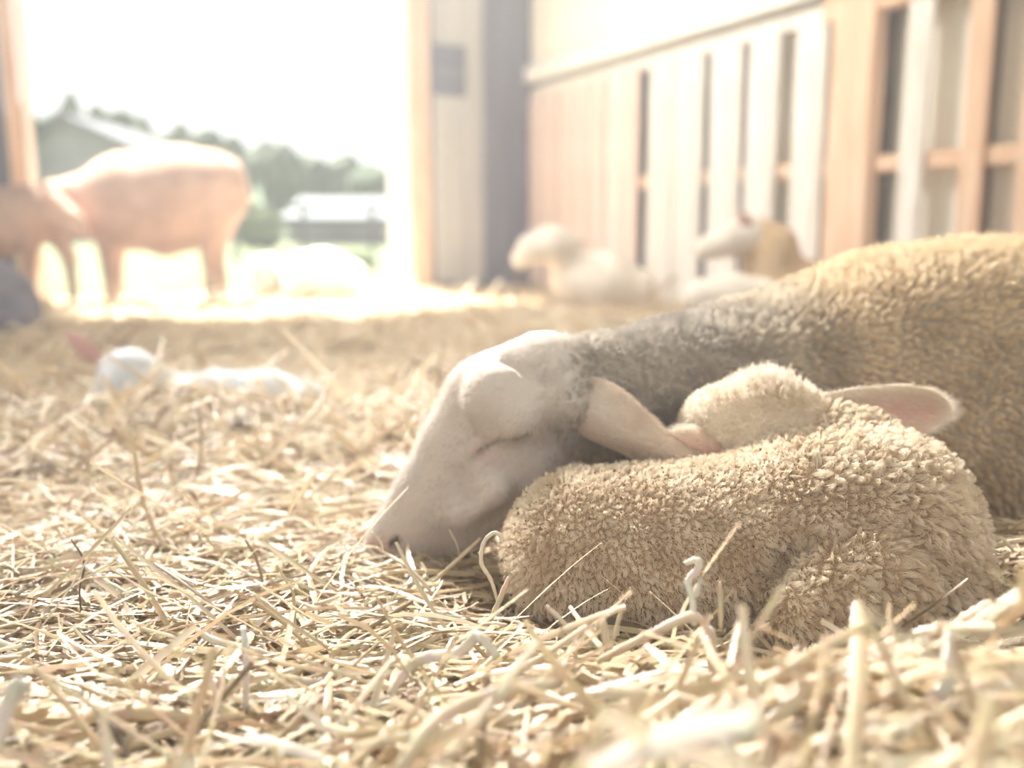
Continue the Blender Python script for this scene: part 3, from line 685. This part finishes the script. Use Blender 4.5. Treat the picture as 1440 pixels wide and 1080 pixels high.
stalk([(632,745,1.06),(642,765,1.05),(648,790,1.05)], .0012, .6, 'short upright stem against the ewe\'s chin')
stalk([(548,978,.72),(575,940,.72),(600,925,.71),(645,918,.70),(672,895,.69),(700,925,.68)], .0045, .95, 'wide curled pale leaf arching up in the middle foreground', flat=.15)
stalk([(-8,1060,.50),(8,1000,.50),(26,962,.50),(30,985,.505)], .0055, .95, 'pale thick stem tip at the lower left edge')
stalk([(140,1008,.66),(200,1003,.66),(280,1010,.65)], .006, .45, 'broad tan stem lying flat in the lower left foreground')
stalk([(275,885,.82),(300,900,.81),(345,912,.80),(385,922,.80)], .0034, .93, 'pale bent stem lying in the left foreground')
stalk([(345,1000,.70),(346,930,.71),(342,880,.73)], .0030, .97, 'white upright stem in the left foreground')
stalk([(118,795,1.02),(145,815,1.0),(185,838,.98)], .0028, .95, 'white stem lying on the straw at the far left')
stalk([(115,868,.92),(112,830,.93),(118,790,.95),(100,758,.97)], .0011, .02, 'thin dark twig standing in the left straw')
stalk([(20,800,1.02),(60,830,1.0),(115,850,.98),(125,880,.95)], .0011, .02, 'thin dark twig sprawling at the left edge of the straw')
stalk([(190,890,.88),(240,905,.86),(290,890,.86),(350,875,.87)], .0016, .05, 'dark brown twig lying across the left foreground')
stalk([(500,895,.86),(540,870,.88),(580,845,.92)], .0026, .1, 'grey-brown stem slanting below the ewe\'s nose')
stalk([(1388,778,.98),(1402,758,.98),(1412,760,.98),(1425,775,.98)], .0028, .8, 'bent stem standing behind the lamb against the ewe\'s belly')
stalk([(1398,770,1.0),(1420,762,1.0),(1450,758,1.0)], .0028, .75, 'stem lying flat against the ewe\'s belly at the right edge')
stalk([(1060,1035,.56),(1120,1060,.54),(1200,1072,.53)], .005, .8, 'thick blurred stem at the bottom edge, right of centre')
stalk([(560,1082,.52),(620,1010,.55),(700,975,.58),(790,960,.60)], .005, .82, 'thick blurred stem sweeping up from the bottom edge near the middle')
stalk([(1040,985,.66),(1080,950,.67),(1120,925,.68)], .003, .6, 'slanting stem over the dark hollow below the lamb')
stalk([(1020,960,.70),(1060,935,.70),(1100,945,.70),(1120,965,.70)], .0018, .5, 'thin arched stem over the dark hollow below the lamb')

# ------------------------------------------------------------------ outside
def blob(name, c, r, mat, parent, seed, amp=.22, sub=4):
    bm = bmesh.new(); bmesh.ops.create_icosphere(bm, subdivisions=sub, radius=1)
    R = random.Random(seed); ks = [(Vector((R.gauss(0,1), R.gauss(0,1), R.gauss(0,1))).normalized()*R.uniform(2, 9), R.random()*6) for _ in range(14)]
    for v_ in bm.verts:
        s = sum(math.sin(v_.co.dot(k)+p_)/(.5+k.length*.25) for k, p_ in ks)/3
        f = 1+amp*s
        v_.co = Vector((v_.co.x*r[0]*f, v_.co.y*r[1]*f, v_.co.z*r[2]*f))
    me = bpy.data.meshes.new(name); bm.to_mesh(me); bm.free(); me.materials.append(mat)
    for p_ in me.polygons: p_.use_smooth = True
    o = bpy.data.objects.new(name, me); C.objects.link(o); o.location = c; o.parent = parent
    return o
def tree(px, py_top, y, wpx, mat, label, group, cat='tree', name='tree'):
    top = P(px, py_top, y); zt = top[2]; r = wpx*y/F
    t = tag(empty(name, (top[0], y, -.1)), label, cat, group)
    zt += .1; seed = int(px*7+y)
    blob('crown', (0, 0, zt*.56), (r, r*.8, zt*.46), mat, t, seed)
    bm = bmesh.new(); bmesh.ops.create_cone(bm, cap_ends=True, segments=10, radius1=r*.12, radius2=r*.06, depth=zt*.6)
    me = bpy.data.meshes.new('trunk'); bm.to_mesh(me); bm.free(); me.materials.append(M['bark'])
    o = bpy.data.objects.new('trunk', me); C.objects.link(o); o.parent = t; o.location = (0, 0, zt*.3)
    return t
line = [(20,150),(60,152),(100,148),(140,160),(170,158),(205,175),(245,186),(285,184),(325,196),(360,202),(400,212),(440,215),(480,222),(520,228),(560,232),(600,236)]
for i, (a, b_) in enumerate(line):
    tree(a, b_, 70+5*math.sin(i*2.3), 32, M['leaf'], 'dark green tree in the distant wooded ridge beyond the yard', 'trees on the distant ridge')
hv = []
for i in range(40):
    a = -60+i*22
    for (y, dz) in ((60, 0), (75, .8), (95, 1.0)):
        top = P(a, np.interp(a, [p_[0] for p_ in line], [p_[1] for p_ in line])+28, 75)
        hv.append((top[0]*y/75, y, max(-.2, top[2]*dz) if dz else -.2))
hf = [(i*3+j, (i+1)*3+j, (i+1)*3+j+1, i*3+j+1) for i in range(39) for j in range(2)]
st(mesh_obj('hill', hv, hf, M['leaf']))
for px, py, y, wp, lb in ((350,282,22,26,'pale green bush in the yard directly behind the standing ewe'), (375,296,20,22,'low pale green bush left of the long shed'), (505,352,11,24,'bright yellow-green bush near the doorway jamb'), (425,352,16,30,'low pale green bush in front of the long shed')):
    tree(px, py, y, wp, M['leaf2'], lb, None, 'bush', 'bush')
tree(343, 222, 33, 13, M['leaf'], 'dark slender conifer seen just behind the rump of the standing ewe', None)
def shed(name, label, px0, px1, y, zeave_py, zroof_py, slope=0):
    a, b_ = P(px0, 330, y), P(px1, 330, y); cxx = (a[0]+b_[0])/2; wd = b_[0]-a[0]
    ze = P(cxx*0+720, zeave_py, y)[2]; zr_ = P(720, zroof_py, y)[2]
    t = tag(empty(name, (cxx, y, 0)), label, 'building')
    bevel_box('wall', (0, 2, ze/2), (wd*.96, 4, ze), M['shedwall'], t, 0)
    V_ = [(-wd/2, -.4, ze), (wd/2, -.4, ze), (wd/2, 2, zr_), (-wd/2, 2, zr_), (-wd/2, 4.4, ze), (wd/2, 4.4, ze)]
    V_ += [(x_, y_, z_-.12) for x_, y_, z_ in V_]
    F_ = [(0,1,2,3), (3,2,5,4), (7,6,9,8), (8,9,10,11)[::1], (0,6,7,1), (4,5,11,10), (0,3,9,6), (3,4,10,9), (1,7,8,2), (2,8,11,5)]
    mesh_obj('roof', V_, F_, M['metalroof'], t, False)
    bevel_box('door', (wd*.2, -.03, ze*.4), (wd*.12, .06, ze*.8), M['palewall'], t, .01)
    return t
shed('shed', 'long low shed with a pale metal roof beyond the yard', 400, 620, 26, 306, 274)
# gabled barn seen end-on at the left of the doorway
yb = 34; t = tag(empty('farm_building', tuple(P(100, 330, yb)*np.array([1,1,0]))), 'grey gabled farm building at the left beyond the yard', 'building')
o0 = np.array(t.location)
def Lp(px, py, yy=yb): return tuple(P(px, py, yy)-np.array([t.location.x, t.location.y, 0]))
wz = [Lp(30,345), Lp(190,345), Lp(190,212), Lp(90,166), Lp(30,196)]
V_ = wz+[(a, b_+6, c) for a, b_, c in wz]
mesh_obj('wall', V_, [(0,1,2,3,4), (9,8,7,6,5), (0,5,6,1), (1,6,7,2), (4,3,8,9), (0,4,9,5)], M['shedwall'], t, False)
rz = [Lp(85,158,yb-.6), Lp(215,216,yb-.6), Lp(215,222,yb-.6), Lp(85,166,yb-.6)]
V_ = rz+[(a, b_+7, c) for a, b_, c in rz]
mesh_obj('roof', V_, [(0,1,2,3), (7,6,5,4), (0,4,5,1), (3,2,6,7), (0,3,7,4), (1,5,6,2)], M['galv'], t, False)
V_ = [(a-.0, b_, c) for a, b_, c in (Lp(85,158,yb-.6), Lp(20,194,yb-.6), Lp(20,202,yb-.6), Lp(85,166,yb-.6))]; V_ += [(a, b_+7, c) for a, b_, c in V_]
mesh_obj('roof', V_, [(3,2,1,0), (4,5,6,7), (1,5,4,0), (7,6,2,3), (4,7,3,0), (2,6,5,1)], M['galv'], t, False)
# yard rail fence
yf = 12.0; x0, x1 = P(330, 330, yf)[0], P(620, 330, yf)[0]
t = tag(empty('rail_fence', ((x0+x1)/2, yf, 0)), 'grey metal rail fence across the sunny yard', 'fence')
for z in (.30, .52, .74): bevel_box('rail', (0, 0, z*.9), (x1-x0, .04, .05), M['galv'], t, .01)
for k in range(4): bevel_box('post', (-(x1-x0)/2+(x1-x0)*k/3, .03, .36), (.07, .07, .78), M['galv'], t, .01)

# ------------------------------------------------------------------ dusty air of the barn
hm = bpy.data.materials.new('dusty_air'); hm.use_nodes = True; N = hm.node_tree.nodes; N.remove(N['Principled BSDF'])
vs = N.new('ShaderNodeVolumeScatter'); vs.inputs['Color'].default_value = (1, .99, .97, 1); vs.inputs['Density'].default_value = .028; vs.inputs['Anisotropy'].default_value = .45
hm.node_tree.links.new(vs.outputs[0], N['Material Output'].inputs['Volume'])
hz = bbox('dusty_air', -6.9, -.08, -7.5, -.06, -.08, 4.2, hm, None, 0)
tag(hz, 'thin sunlit dusty haze hanging in the barn air', 'haze', None, 'stuff')
